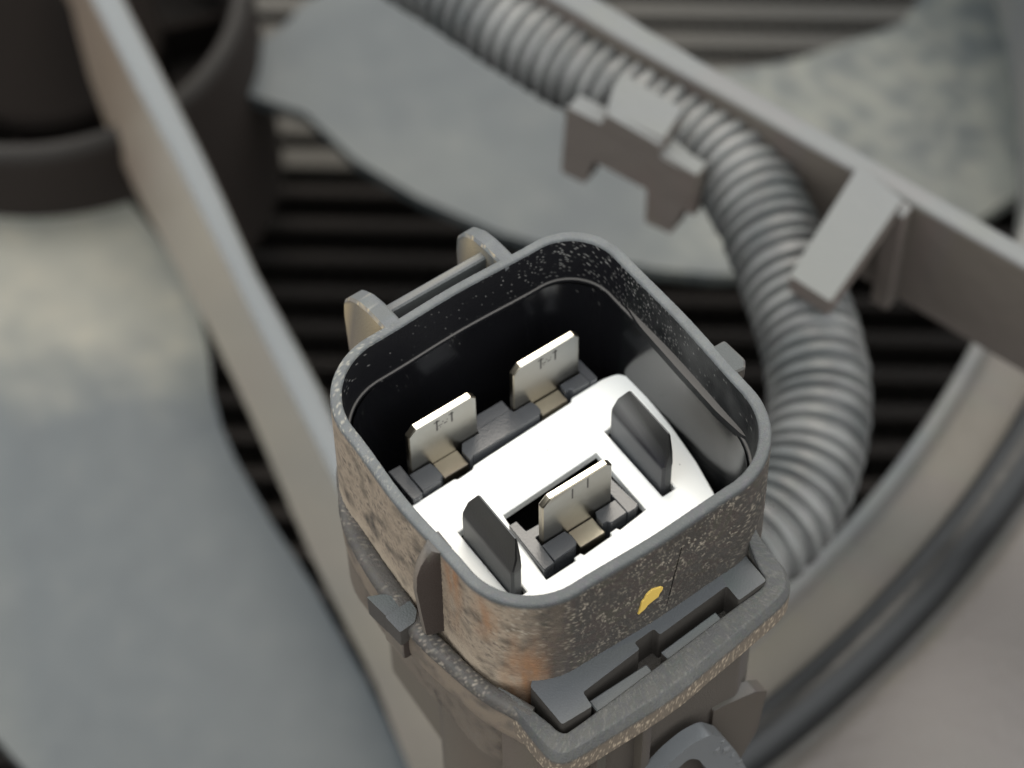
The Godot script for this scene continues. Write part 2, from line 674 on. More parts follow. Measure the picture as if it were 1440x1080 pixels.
func build_plug() -> void:
	var t := thing("electrical_connector", "black square plug housing with a white insert and three flat metal blades, dusty and upright", "connector")
	# shell: outer wall, rim
	var rings := []
	for i in 160:
		var y := lerpf(-26.0, -0.45, i / 159.0)
		rings.append(rough_up(ring_at(-0.16 * ramp(y, -1.0, -16.0), y), 0.04 * ramp(y, -0.3, -1.2)))
	for q in [[0.0, -0.3], [0.03, -0.18], [0.09, -0.08], [0.2, -0.02], [0.34, 0.0], [0.5, 0.0], [0.66, 0.0], [0.78, -0.02], [0.87, -0.07], [0.93, -0.15], [0.96, -0.28]]:
		rings.append(rough_up(ring_at(q[0], q[1]), 0.02))
	var shell := loft(rings, true, false)
	fix_open(shell, Vector3(-1, 0, 0), 100)
	var sh := part("shell", shell, mats.dirty_plastic, t, shell_color, 38.0, true)
	rings = []
	var prof := []
	for i in 34:
		prof.append([0.96 + 0.12 * i / 33.0, -0.28 - 4.47 * i / 33.0])
	for q in prof + [[1.1, -4.92], [1.13, -4.98], [1.18, -5.0], [1.26, -5.01], [1.31, -5.05], [1.34, -5.12], [1.35, -5.3]]:
		rings.append(rough_up(ring_at(q[0], q[1]), 0.008))
	var up := loft(rings, true, false)
	fix_open(up, Vector3(1, 0, 0), 100)
	part("upper_lining", up, mats.lining_dull, sh, lining_color, 38.0, true)
	rings = []
	for i in 80:
		var y := lerpf(-5.3, -24.0, i / 79.0)
		rings.append(ring_at(1.35 + 0.5 * i / 79.0, y, 0.4))
	var low := loft(rings, true, false)
	fix_open(low, Vector3(1, 0, 0), 100)
	part("wall_ridge", prism(rounded(poly([[13.4, -9.0], [13.6, 0.0], [13.3, 9.0], [12.85, 8.0], [12.6, 5.0], [12.66, 0.0], [12.8, -5.5]]), 0.5, 4), -5.5, -4.55, 0.12, plan()), mats.lining_dull, sh, lining_color)
	part("lower_lining", low, mats.lining, sh, lining_color, 38.0, true)
	var floor_ := PackedVector2Array()
	var so := side_outline(0.6)
	for i in range(0, so.size(), 4):
		floor_.append(so[i])
	part("floor_plate", prism(floor_, -24.6, -23.6, 0.0, plan()), mats.deep_black, t)

	# guide ears behind the rear wall and the bar between them
	for ex in [[-6.0, -4.35], [5.3, 6.75]]:
		var ear := poly([[-14.0, -0.02], [-15.2, -0.05], [-17.0, -0.25], [-18.6, -0.75], [-20.0, -1.7], [-20.9, -3.1], [-21.1, -5.0], [-20.9, -9.5], [-20.2, -13.0], [-14.0, -13.0]])
		var x := Transform3D(Basis(Vector3(0, 0, 1), Vector3(0, 1, 0), Vector3(1, 0, 0)), Vector3.ZERO)
		part("guide_ear", prism(rounded(ear, 0.35, 3), ex[0], ex[1], 0.22, x), mats.dirty_plastic, t, ear_color)
	part("guide_bar", box(-4.5, 5.5, -6.5, -1.35, -17.35, -16.5, 0.15), mats.dirty_plastic, t, bar_color)
	# nub on the right wall
	part("side_nub", prism(rounded(poly([[13.6, 2.2], [15.3, 2.25], [15.45, 4.7], [14.9, 5.4], [13.6, 5.2]]), 0.25, 3), -1.5, -0.03, 0.15, plan()), mats.dirty_plastic, t, dirt_color)
	# rib on the left wall near the front corner
	var rib := []
	for q in [[-0.15, 0.25], [-0.6, 0.75], [-1.4, 1.35], [-2.6, 1.75], [-4.5, 1.85], [-8.0, 1.6], [-11.8, 1.3]]:
		var r := PackedVector3Array()
		for v in [[-13.2, 3.5], [-14.2, 3.6], [-14.35 - q[1] * 0.8, 3.9], [-14.4 - q[1], 4.3], [-14.35 - q[1], 4.7], [-14.25 - q[1] * 0.65, 5.0], [-14.2 - q[1] * 0.1, 5.2], [-13.2, 5.3]]:
			r.append(Vector3(v[0], q[0], v[1]))
		rib.append(r)
	part("corner_rib", loft(rib, true, false, true).orient(), mats.dirty_plastic, t, rib_color, 50.0)

	build_insert(t)
	build_lower(t)

	var crack := PackedVector3Array()
	for i in 13:
		crack.append(Vector3(1.75 - 0.1 * i + 0.12 * blotch.get_noise_1d(i * 3.0), -2.6 - 0.7 * i, 14.36))
	part("hairline_crack", tube(crack, func(_i, _a): return 0.028, 6), mats.deep_black, t)

	# chip of yellow paint on the front wall
	var chip := poly([[-2.25, -8.6], [-2.05, -7.8], [-1.95, -7.0], [-1.75, -6.85], [-1.5, -6.35], [-1.05, -6.05], [-0.7, -6.2], [-0.1, -6.5], [0.1, -6.75], [0.05, -7.1], [-0.2, -7.35], [-0.3, -7.75], [-0.75, -7.85], [-1.3, -8.0], [-1.6, -8.35], [-2.0, -8.5]])
	part("paint_chip", prism(rounded(chip, 0.05, 2), 14.3, 14.47, 0.02, Transform3D(Basis(Vector3(1, 0, 0), Vector3(0, 1, 0), Vector3(0, 0, 1)), Vector3.ZERO)), mats.yellow_paint, t).set_meta("label", "small chip of yellow paint on the front wall")


func fix_open(g: Geo, want: Vector3, quad: int) -> void:
	# the quad asked for (on the rear-left run of the outline) must face the wanted way: away from or towards the axis
	var t := (quad * 2 + 60) * 3
	var a := g.v[g.ix[t]]
	var n := (g.v[g.ix[t + 2]] - a).cross(g.v[g.ix[t + 1]] - a)
	var out := Vector3(a.x, 0, a.z)
	if (n.dot(out) > 0.0) != (want.x < 0.0):
		g.flip()


func ear_color(p: Vector3, n: Vector3) -> Color:
	var c := rim_color(p, n)
	var side := ramp(-n.x, 0.5, 0.9)
	var tan_ := side * ramp(n01(blotch, p) + (0.5 if p.x < 0.0 else -0.15) + 0.12 * (-p.y) - 0.06 * absf(p.z + 17.5), 0.45, 0.9)
	c = c.lerp(lin(0.135, 0.11, 0.082), tan_ * 0.8)
	return c.lerp(lin(0.55, 0.42, 0.22), worms(p * 1.4) * side * 0.7)


func bar_color(p: Vector3, n: Vector3) -> Color:
	var c := rim_color(p, n)
	return c.lerp(lin(0.5, 0.42, 0.28), ramp(worm.get_noise_3dv(p * 1.6), -0.05, 0.35) * ramp(n.y, 0.5, 0.9) * ramp(absf(p.x - 0.7), 5.0, 1.5))


func rib_color(p: Vector3, n: Vector3) -> Color:
	var c := dirt_color(p, n)
	var near := ramp(n.z, 0.1, 0.5)
	c = c.lerp(lin(0.05, 0.046, 0.042), 0.65)
	return c.lerp(lin(0.022, 0.0155, 0.0115), near * 0.92)  # front face: shadow painted into the colour along with rust stain


func build_insert(t: Node3D) -> void:
	var I := -13.2
	var outline := poly([[-12.2, -6.7], [-9.5, -6.55], [-9.3, -6.75], [-5.0, -6.85], [-4.8, -6.65], [-3.2, -6.75], [-3.0, -7.0], [4.5, -7.3], [7.4, -7.4], [7.6, -7.7], [11.0, -7.75], [12.3, -7.45], [12.95, -6.6], [12.85, -3.0], [12.7, -0.4], [12.2, 3.6], [11.45, 7.0], [10.2, 10.2], [8.4, 12.0], [0.0, 12.5], [-8.0, 12.2], [-10.6, 10.4], [-11.7, 7.0], [-12.4, 3.6], [-12.8, -1.0]])
	outline = rounded(outline, 0.35, 3)
	var win := poly([[-3.8, -1.6], [6.05, -2.05], [5.98, 4.85], [3.1, 5.15], [2.95, 4.85], [2.3, 4.88], [2.2, 5.2], [-0.7, 5.35], [-0.85, 5.05], [-1.5, 5.1], [-1.6, 5.4], [-4.55, 5.45]])
	var rs := rect(7.85, 9.2, -3.35, 4.65)
	var ls := rect(-7.75, -6.45, -2.42, 5.45)
	part("white_insert", pierced(outline, [win, rs, ls], -14.1, I, 0.1), mats.white_nylon, t).set_meta("label", "white plastic insert with three openings")

	# grit fallen on the insert
	for d in [[2.9, -4.6, 0.09], [8.3, -4.9, 0.05], [-2.2, -2.2, 0.06], [10.9, 3.0, 0.05], [-6.3, -4.4, 0.05], [5.4, -5.5, 0.045], [11.6, -3.4, 0.06]]:
		var rg := []
		for i in 4:
			var a := PI * 0.5 * i / 3.0
			var r := PackedVector3Array()
			for k in 8:
				r.append(Vector3(d[0] + cos(a) * d[2] * (1.0 + 0.3 * sin(k * 2.1)) * cos(TAU * k / 8), I - 0.01 + sin(a) * d[2] * 0.7 + 0.0005 * i, d[1] + cos(a) * d[2] * sin(TAU * k / 8)))
			rg.append(r)
		part("grit_grain", loft(rg, true, false, true).orient(), mats.holder_black, t)

	# keying plates standing in the two slots
	for k in [[9.08, -2.95, 4.35], [-6.62, -1.95, 5.15]]:
		var rings := []
		# sections from the bottom up: [y, left x, right x, rear z, front z]
		for s in [[-21.0, -1.05, 0.0, 0.0, 0.0], [-10.3, -1.05, 0.0, 0.0, 0.0], [-9.9, -1.02, 0.0, 0.0, 0.0], [-9.7, -0.97, -0.03, 0.05, 0.0], [-8.2, -0.62, -0.08, 0.35, 0.05], [-6.2, -0.32, -0.13, 1.35, 0.45], [-5.95, -0.28, -0.15, 1.6, 0.6]]:
			var x0: float = k[0] + s[1]
			var x1: float = k[0] + s[2]
			var z0: float = k[1] + s[3]
			var z1: float = k[2] - s[4]
			var c := 0.12 if s[0] > -9.8 else 0.22
			c = min(c, (x1 - x0) * 0.3)
			rings.append(PackedVector3Array([Vector3(x0, s[0], z0 + c), Vector3(x0 + c, s[0], z0), Vector3(x1 - c, s[0], z0), Vector3(x1, s[0], z0 + c), Vector3(x1, s[0], z1 - c), Vector3(x1 - c, s[0], z1), Vector3(x0 + c, s[0], z1), Vector3(x0, s[0], z1 - c)]))
		part("keying_plate", loft(rings, true, false, true).orient(), mats.plate_black, t, plate_color, 18.0)

	# black holders round the rear terminals
	var H := -12.45
	for hp in [
		# [outline, top], strips and blocks: left rear, between the rear blades, right rear, then the middle one
		[[[-9.25, -10.3], [-8.1, -10.25], [-8.12, -6.85], [-8.6, -6.7], [-9.15, -6.8]], -0.12],
		[[[-8.08, -8.95], [-6.0, -8.9], [-5.82, -8.2], [-5.85, -7.25], [-6.2, -7.0], [-8.05, -6.95]], 0.0],
		[[[-0.95, -10.6], [2.5, -10.6], [2.5, -9.35], [-0.95, -9.3]], -0.1],
		[[[-2.75, -8.9], [-1.0, -8.9], [-1.0, -9.25], [2.5, -9.3], [2.55, -8.97], [4.3, -8.95], [4.5, -8.5], [4.5, -7.75], [4.15, -7.5], [-2.65, -7.4], [-3.15, -7.15], [-3.2, -8.3]], 0.0],
		[[[9.55, -10.3], [10.3, -10.2], [10.4, -7.75], [9.65, -7.75], [9.5, -9.0]], -0.1],
		[[[7.3, -8.95], [9.45, -8.95], [9.6, -7.8], [7.95, -7.85], [7.7, -8.15], [7.25, -8.1]], 0.0],
		[[[-4.25, -0.15], [-3.5, -0.15], [-3.4, 1.1], [-2.0, 1.15], [-2.0, 2.05], [-3.15, 2.05], [-3.3, 4.85], [-4.4, 4.95]], -0.12],
		[[[-3.25, 3.0], [-0.95, 2.97], [-0.7, 3.6], [-0.72, 4.4], [-1.05, 4.68], [-3.25, 4.8]], 0.0],
		[[[4.25, 0.9], [5.2, 0.85], [5.5, 4.4], [5.2, 4.6], [4.3, 4.6]], -0.1],
		[[[2.2, 2.97], [4.2, 2.97], [4.25, 4.55], [2.6, 4.6], [2.4, 4.3], [1.95, 4.25], [1.95, 3.5]], 0.0]]:
		part("terminal_holder" if hp[1] == 0.0 else "holder_strip", prism(rounded(poly(hp[0]), 0.05, 1), -21.0, H + hp[1], 0.055, plan()), mats.holder_black, t)

	for q in [[-5.7, -3.25, -9.0, -7.3], [4.55, 7.2, -9.0, -7.6], [-0.6, 1.9, 2.95, 4.75]]:
		part("terminal_shoulder", box(q[0], q[1], -21.0, -13.05, q[2], q[3], 0.06), mats.terminal_metal, t, metal_color)
	# three flat blades with stamped marks
	for b in [[-7.8, -1.1, -9.0, -6.75, true], [2.65, 9.4, -9.05, -6.75, true], [-3.05, 3.85, 2.92, -6.5, false]]:
		var x0: float = b[0]
		var x1: float = b[1]
		var zf: float = b[2]
		var yt: float = b[3]
		# face polygon in (x, y), top corners cut
		var face := poly([[x0, -21.0], [x1, -21.0], [x1, yt - 0.55], [x1 - 0.5, yt], [x0 + 0.75, yt], [x0, yt - 0.75]])
		var bl := part("terminal_blade", prism(rounded(face, 0.06, 1), zf - 0.64, zf, 0.1, Transform3D(Basis(Vector3(1, 0, 0), Vector3(0, 1, 0), Vector3(0, 0, 1)), Vector3.ZERO)), mats.terminal_metal, t, metal_color, 25.0)
		var marks := Geo.new()
		var xa := x0 + (x1 - x0) * 0.4
		var xb := x0 + (x1 - x0) * 0.62
		if b[4]:
			marks.join(mark(xa, yt - 1.95, 0.17, 1.45, zf))
			marks.join(mark(xb, yt - 1.85, 0.17, 1.35, zf))
			marks.join(mark(xa - 0.22, yt - 0.75, 0.6, 0.13, zf))
			marks.join(mark(xb - 0.22, yt - 0.75, 0.5, 0.13, zf))
			marks.join(mark(xa + 0.2, yt - 1.42, 0.42, 0.1, zf))
			marks.join(mark(xa + 0.75, yt - 1.5, 0.35, 0.12, zf))
			marks.join(mark(xa + 0.6, yt - 1.15, 0.14, 0.14, zf))
			marks.join(mark(xa + 0.35, yt - 1.7, 0.12, 0.1, zf))
			marks.join(mark(xa + 1.05, yt - 1.2, 0.1, 0.12, zf))
		else:
			marks.join(mark(xa + 0.1, yt - 1.9, 0.15, 1.4, zf))
			marks.join(mark(xb + 0.1, yt - 1.7, 0.15, 1.4, zf))
		part("stamped_mark", marks, mats.stamp_dark, bl)


func mark(x: float, y: float, w: float, h: float, z: float) -> Geo:
	return prism(rounded(rect(x, x + w, y, y + h), 0.05, 2), z - 0.05, z + 0.012, 0.0, Transform3D(Basis(Vector3(1, 0, 0), Vector3(0, 1, 0), Vector3(0, 0, 1)), Vector3.ZERO))


func build_lower(t: Node3D) -> void:
	# stations (outer x, z, inner x, z, y) round the collar that grips the shell, rear right to front left
	var st := [[15.2, 5.5, 14.4, 5.0], [15.5, 0, 14.8, 0], [15.2, -8, 14.5, -8], [12.5, -13.6, 11.8, -12.8], [8, -15.5, 8, -14.6], [0, -15.6, 0, -14.7], [-8, -15.5, -8, -14.6], [-11.9, -13.7, -11.2, -12.8], [-13.9, -10.7, -12.9, -10.2], [-14.8, -9.1, -13.6, -8.5], [-15.4, -7.4, -14.0, -6.4], [-15.85, -5.1, -14.25, -4.3], [-16.15, -2.6, -14.4, -2.2], [-16.35, 0, -14.55, 0.4], [-16.45, 2.5, -14.7, 2.6], [-16.3, 4.9, -14.7, 4.6], [-15.95, 7.2, -14.5, 6.7], [-15.45, 10.0, -14.2, 9.3], [-14.95, 12.0, -13.7, 11.3], [-14.1, 14.1, -12.9, 13.0], [-13.6, 15.6, -12.3, 14.6]]
	var O := []
	var Q := []
	for s in st:
		O.append(Vector3(s[0], 0, s[1]))
		Q.append(Vector3(s[2], 0, s[3]))
	var oo := smooth_path(O, 420)
	var qq := smooth_path(Q, 420)
	var rings := []
	# profile: (share from outer 0 to inner 1, y)
	for i in oo.size():
		var r := PackedVector3Array()
		for pr in [[1.6, -19.5], [1.0, -18.6], [0.5, -17.8], [0.2, -17.1], [0.08, -16.5], [0.05, -15.8], [0.04, -15.2], [0.04, -14.6], [0.05, -14.0], [0.06, -13.5], [0.03, -13.2], [-0.02, -13.0], [-0.03, -12.75], [0.0, -12.5], [0.07, -12.25], [0.18, -12.07], [0.32, -12.0], [0.45, -11.98], [0.6, -12.0], [0.75, -12.03], [0.88, -12.12], [0.97, -12.3], [1.0, -12.6], [1.0, -16.0]]:
			var p: Vector3 = oo[i].lerp(qq[i], pr[0])
			p.y = pr[1]
			r.append(p + Vector3(0.03, 0.02, 0.03) * grain.get_noise_3dv(p))
		rings.append(r)
	part("collar", loft(rings, true, false, true).orient(), mats.dirty_plastic, t, collar_color, 38.0)

	# frame in front of the collar, an open U from the left corner to the right arm
	var fr := [[-14.3, 12.4, -13.6, 11.6, -12.1], [-14.0, 14.2, -13.0, 13.2, -12.0], [-14.0, 16.0, -12.65, 15.0, -12.0], [-14.0, 17.6, -12.35, 16.4, -12.0], [-13.9, 18.8, -12.15, 17.5, -12.0], [-13.4, 19.5, -11.8, 17.95, -12.0], [-12.4, 19.85, -11.2, 18.0, -12.0], [-9.3, 20.0, -9.1, 17.9, -12.0], [-3.0, 20.1, -3.1, 17.5, -12.0], [1.6, 19.6, 1.2, 17.2, -12.0], [6.1, 19.05, 6.0, 16.85, -12.0], [9.0, 18.65, 8.3, 16.75, -11.9], [10.4, 18.0, 9.0, 16.4, -11.7], [11.0, 16.6, 9.1, 15.6, -11.2], [10.7, 15.2, 9.2, 14.6, -10.4], [10.4, 14.1, 9.3, 13.7, -9.4], [10.4, 12.7, 9.4, 12.5, -8.0], [10.2, 11.6, 9.3, 11.4, -6.6]]
	rings = []
	var Ov := []
	var Iv := []
	for s in fr:
		Ov.append(Vector3(s[0], s[4], s[1]))
		Iv.append(Vector3(s[2], s[4], s[3]))
	var op := smooth_path(Ov, 420)
	var ip := smooth_path(Iv, 420)
	for i in op.size():
		var o := op[i]
		var q := ip[i]
		var r := PackedVector3Array()
		for pr in [[0.04, -3.5], [0.0, -3.2], [0.0, -2.9], [0.0, -2.6], [0.0, -2.3], [0.0, -2.0], [0.0, -1.7], [0.0, -1.4], [0.0, -1.1], [0.0, -0.85], [0.02, -0.74], [0.08, -0.52], [0.15, -0.27], [0.21, -0.07], [0.26, 0.0], [0.34, 0.0], [0.5, 0.0], [0.6, 0.0], [0.7, 0.0], [0.8, 0.0], [0.9, 0.0], [0.96, -0.03], [1.0, -0.12], [1.0, -0.4], [1.0, -3.5]]:
			var p := o.lerp(q, pr[0]) + Vector3(0, pr[1], 0)
			r.append(p + Vector3(0.015, 0.025, 0.015) * grain.get_noise_3dv(p))
		rings.append(r)
	part("latch_frame", loft(rings, true, false, true).orient(), mats.dirty_plastic, t, frame_color, 26.0)

	# the latch seat between frame and shell, with its stepped slots
	var seat := poly([[-11.85, 13.4], [-11.8, 17.5], [-9.0, 17.6], [-8.85, 16.2], [-3.0, 15.75], [-3.0, 15.05], [-1.0, 14.95], [-0.95, 15.65], [6.05, 15.25], [6.0, 16.85], [8.9, 16.7], [9.05, 12.4], [7.0, 11.5], [-9.5, 11.5]])
	part("latch_seat", prism(rounded(seat, 0.2, 3), -17.0, -11.35, 0.16, plan()), mats.dull_plastic, t, seat_color)
	part("latch_ledge", box(-8.7, -3.1, -17.0, -12.15, 16.75, 17.9, 0.1), mats.dull_plastic, t, seat_color)
	part("latch_ledge", prism(rounded(poly([[-1.5, 16.55], [4.2, 16.2], [4.2, 17.4], [-1.4, 17.6]]), 0.1, 2), -17.0, -12.2, 0.1, plan()), mats.dull_plastic, t, seat_color)
	part("slot_floor", box(-11.0, 8.2, -18.5, -16.2, 13.0, 17.6, 0.1), mats.deep_black, t)

	# catch on the left of the collar
	part("side_catch", prism(rounded(poly([[-17.5, -1.1], [-16.2, -0.5], [-15.0, 1.25], [-17.2, 1.35]]), 0.15, 2), -14.6, -12.02, 0.14, plan()), mats.dirty_plastic, t, seat_color)
	part("side_catch", prism(rounded(poly([[-17.35, 1.35], [-14.9, 1.3], [-15.0, 2.4], [-15.7, 3.15], [-17.2, 3.25]]), 0.15, 2), -14.0, -11.85, 0.16, plan()), mats.dirty_plastic, t, seat_color)
	part("side_catch", prism(rounded(poly([[-17.1, 0.4], [-15.5, 0.4], [-15.5, 3.0], [-16.9, 3.05]]), 0.3, 2), -16.8, -13.9, 0.35, plan()), mats.dirty_plastic, t, rib_color)
	part("side_block", prism(rounded(poly([[-12.0, -3.2], [-9.0, -3.2], [-9.0, 1.2], [-11.9, 1.2]]), 0.25, 2), -31.6, -26.6, 0.3, plan()), mats.dirty_plastic, t, seat_color)

	# lower body under the frame with ribs, gusset and release lever
	part("lower_body", prism(rounded(poly([[-10.0, -12.5], [12.5, -12.5], [12.0, 9.0], [9.0, 14.0], [-12.9, 14.0], [-13.0, 1.0], [-10.5, -2.0]]), 1.2, 4), -48.0, -24.8, 0.3, plan()), mats.dirty_plastic, t, lower_color)
	part("front_wall", prism(rounded(poly([[-13.6, 11.5], [-12.9, 14.35], [9.0, 14.35], [9.5, 12.5], [11.0, 12.5], [8.9, 15.9], [5.6, 18.3], [-12.2, 18.7], [-13.7, 17.2]]), 0.5, 4), -47.5, -15.2, 0.3, plan()), mats.dirty_plastic, t, lower_color)
	part("ledge_strip", box(-12.4, -4.6, -16.5, -15.3, 18.0, 19.4, 0.12), mats.dull_plastic, t, seat_color)
	part("rib", box(-9.9, -9.0, -40.0, -15.4, 18.0, 19.6, 0.15), mats.dirty_plastic, t, lower_color)
	part("rib", box(-5.4, -4.5, -40.0, -15.4, 18.0, 19.6, 0.15), mats.dirty_plastic, t, lower_color)
	var fz := Transform3D(Basis(Vector3(1, 0, 0), Vector3(0, 1, 0), Vector3(0, 0, 1)), Vector3.ZERO)
	part("gusset", prism(rounded(poly([[2.8, -23.6], [4.4, -24.0], [7.4, -25.2], [8.7, -26.5], [8.2, -33.0], [6.0, -38.0], [2.8, -38.0]]), 0.2, 3), 17.4, 18.7, 0.15, fz), mats.dull_plastic, t, lower_color)
	# lever: an arch
	var lev := PackedVector2Array()
	for q in [[-7.0, -26.5], [-5.4, -23.6], [-3.2, -21.9], [-1.2, -21.3], [0.7, -21.9], [2.4, -24.6], [3.9, -28.8], [5.6, -34.5], [7.0, -41.0], [3.4, -41.0], [2.4, -34.0], [1.0, -29.0], [-0.4, -25.0], [-1.5, -23.6], [-3.0, -24.4], [-4.4, -26.5], [-5.6, -30.0], [-8.6, -30.0]]:
		lev.append(Vector2(q[0], q[1]))
	part("release_lever", prism(rounded(lev, 0.7, 4), 19.4, 20.9, 0.35, fz), mats.lever_plastic, t)
	var wet := Geo.new()
	var drops := thing_part_holder(t)
	for d in [[1.6, -25.7, 0.42], [2.6, -26.7, 0.5], [3.4, -28.6, 0.3], [2.1, -24.7, 0.25], [4.3, -31.0, 0.33]]:
		var rg := []
		for i in 7:
			var a := (PI * 0.5) * i / 6.0
			var r := PackedVector3Array()
			for k in 16:
				r.append(Vector3(d[0] + cos(a) * d[2] * cos(TAU * k / 16), d[1] + cos(a) * d[2] * sin(TAU * k / 16), 20.88 + sin(a) * d[2] * 0.6 - 0.001 * i))
			rg.append(r)
		part("water_drop", loft(rg, true, false, true).orient(), mats.water, drops, null, 60.0)


func thing_part_holder(t: Node3D) -> Node3D:
	return t


func closed_spline(p: Array, per: int) -> Array:
	var out := []
	var n := p.size()
	for i in n:
		var a: Vector3 = p[(i + n - 1) % n]
		var b: Vector3 = p[i]
		var c: Vector3 = p[(i + 1) % n]
		var d: Vector3 = p[(i + 2) % n]
		for k in per:
			out.append(b.cubic_interpolate(c, a, d, float(k) / per))
	return out


func collar_color(p: Vector3, n: Vector3) -> Color:
	var c := lin(0.034, 0.032, 0.03).lerp(lin(0.056, 0.05, 0.044), n01(blotch, p))
	c = c.lerp(lin(0.3, 0.26, 0.21), worms(p * 1.1) * 0.6 * ramp(n01(cloud, p, 1.5), 0.3, 0.7))
	var wall := ramp(-p.y, 13.0, 13.3)
	var tan_ := lin(0.135, 0.108, 0.082).lerp(lin(0.06, 0.05, 0.041), ramp(n01(blotch, p, 0.8), 0.45, 0.8))
	return c.lerp(tan_, wall)


func frame_color(p: Vector3, n: Vector3) -> Color:
	var c := lin(0.034, 0.036, 0.036).lerp(lin(0.055, 0.054, 0.05), n01(blotch, p))
	c = c.lerp(lin(0.3, 0.28, 0.24), worms(p * 1.2) * 0.1 * ramp(n.y, 0.4, 0.8))
	var wall := ramp(n.y, 0.5, 0.1)
	var low := wall * ramp(p.y, -12.75, -13.25)
	c = c.lerp(lin(0.1, 0.08, 0.06).lerp(lin(0.32, 0.26, 0.19), worms(p)), low)
	return c


func seat_color(p: Vector3, n: Vector3) -> Color:
	var c := lin(0.042, 0.047, 0.05)
	c = c.lerp(lin(0.062, 0.066, 0.067), n01(blotch, p))
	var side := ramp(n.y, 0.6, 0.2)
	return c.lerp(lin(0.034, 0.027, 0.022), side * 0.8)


func lower_color(p: Vector3, n: Vector3) -> Color:
	var c := dirt_color(p, n).lerp(lin(0.033, 0.028, 0.024), 0.82)
	return c.lerp(lin(0.13, 0.11, 0.09), 0.3 * n01(cloud, p))


# ------------------------------------------------------------------ fan, shroud, radiator: built in the shroud's own frame (x along it, y away, z up out of it)
var bg: Transform3D
const FAN_AT := Vector2(-76.0, 170.1)
const RING_AT := Vector2(-76.4, 150.7)


func bg_thing(called: String, label: String, category: String, group := "") -> Node3D:
	var o := thing(called, label, category, group)
	o.transform = bg
	return o


func resample(a: Array, n: int) -> PackedVector2Array:
	var cv := Curve2D.new()
	for q in a:
		cv.add_point(Vector2(q[0], q[1]))
	var L := cv.get_baked_length()
	var out := PackedVector2Array()
	for i in n + 1:
		out.append(cv.sample_baked(L * i / n))
	return out


func bar(tl: Array, tr: Array, bl: Array, br: Array, h1: float, h0: float, bev := 0.8, n := 24) -> Geo:
	var A := resample(tl, n)
	var B := resample(tr, n)
	var C := resample(bl, n)
	var D := resample(br, n)
	var rings := []
	for i in n + 1:
		var a := Vector3(A[i].x, A[i].y, h1)
		var b := Vector3(B[i].x, B[i].y, h1)
		var c := Vector3(C[i].x, C[i].y, h0)
		var d := Vector3(D[i].x, D[i].y, h0)
		var w := (b - a).normalized()
		rings.append(PackedVector3Array([c, a + (c - a).normalized() * bev, a + w * bev * 0.35 + (c - a).normalized() * bev * 0.3, a + w * bev, b - w * bev, b - w * bev * 0.35 + (d - b).normalized() * bev * 0.3, b + (d - b).normalized() * bev, d]))
	return loft(rings, true, false, true).orient()


func spoke_color(p: Vector3, n: Vector3) -> Color:
	var c := lin(0.092, 0.1, 0.102)
	var side := ramp(n.z, 0.75, 0.3)
	var dust := ramp(n01(cloud, p, 0.15) + 0.3 * n01(blotch, p, 0.3), 0.3, 0.85)
	c = c.lerp(lin(0.235, 0.208, 0.17), side * (0.6 + 0.4 * dust))
	return c.lerp(lin(0.12, 0.085, 0.06), side * ramp(p.y, 122.0, 136.0) * 0.8)


func arm_color(p: Vector3, n: Vector3) -> Color:
	var c := lin(0.08, 0.086, 0.088)
	var side := ramp(n.z, 0.75, 0.3)
	return c.lerp(lin(0.07, 0.056, 0.047), side * 0.9).lerp(lin(0.14, 0.125, 0.105), 0.25 * n01(cloud, p, 0.2))  # sides browner: the dim brown light they get is put into the colour


func ring_color(p: Vector3, n: Vector3) -> Color:
	var r := Vector2(p.x - RING_AT.x, p.y - RING_AT.y).length() - 6.4
	var c := shroud_color(p, n)
	var band := ramp(r, 145.2, 147.2) * ramp(r, 154.6, 153.0)
	c = c.lerp(lin(0.074, 0.063, 0.049).lerp(lin(0.052, 0.049, 0.0445), ramp(n01(cloud, p, 0.2), 0.4, 0.75)), band * 0.9)
	c = c.lerp(lin(0.05, 0.0525, 0.053).lerp(lin(0.044, 0.0465, 0.0475), n01(cloud, p, 0.1)), ramp(r, 160.0, 162.0))
	c = c.lerp(lin(0.09, 0.076, 0.062), 0.6 * ramp(r, 158.5, 160.5) * ramp(r, 166.0, 161.5))
	return c


func blade_tint_b(p: Vector3, n: Vector3) -> Color:
	# silt has settled on the blade nearest the hub; tints are shares of the dust texture
	var s := ramp(p.y + 12.0 * (n01(cloud, p, 0.16) - 0.5) + 22.0 * (n01(blotch, p, 0.16) - 0.5), 100.6, 114.7)
	var w := ramp(-p.x - 0.2 * p.y + 8.0 * n01(cloud, p, 0.1), 62.0, 78.0)
	return lin(0.215, 0.235, 0.25).lerp(lin(0.85, 0.74, 0.58), clampf(s + 0.35 * w, 0.0, 1.0) * 0.8)


func blade_tint_a(p: Vector3, n: Vector3) -> Color:
	var s := ramp(p.x, 14.0, 34.0) * ramp(n01(blotch, p, 0.45) + 0.35 * n01(cloud, p, 0.5), 0.42, 0.85)
	var soft := ramp(n01(cloud, p, 0.2), 0.35, 0.8) * 0.22
	return lin(0.185, 0.205, 0.218).lerp(lin(0.68, 0.63, 0.53), clampf(s * 0.8 + soft, 0.0, 1.0))


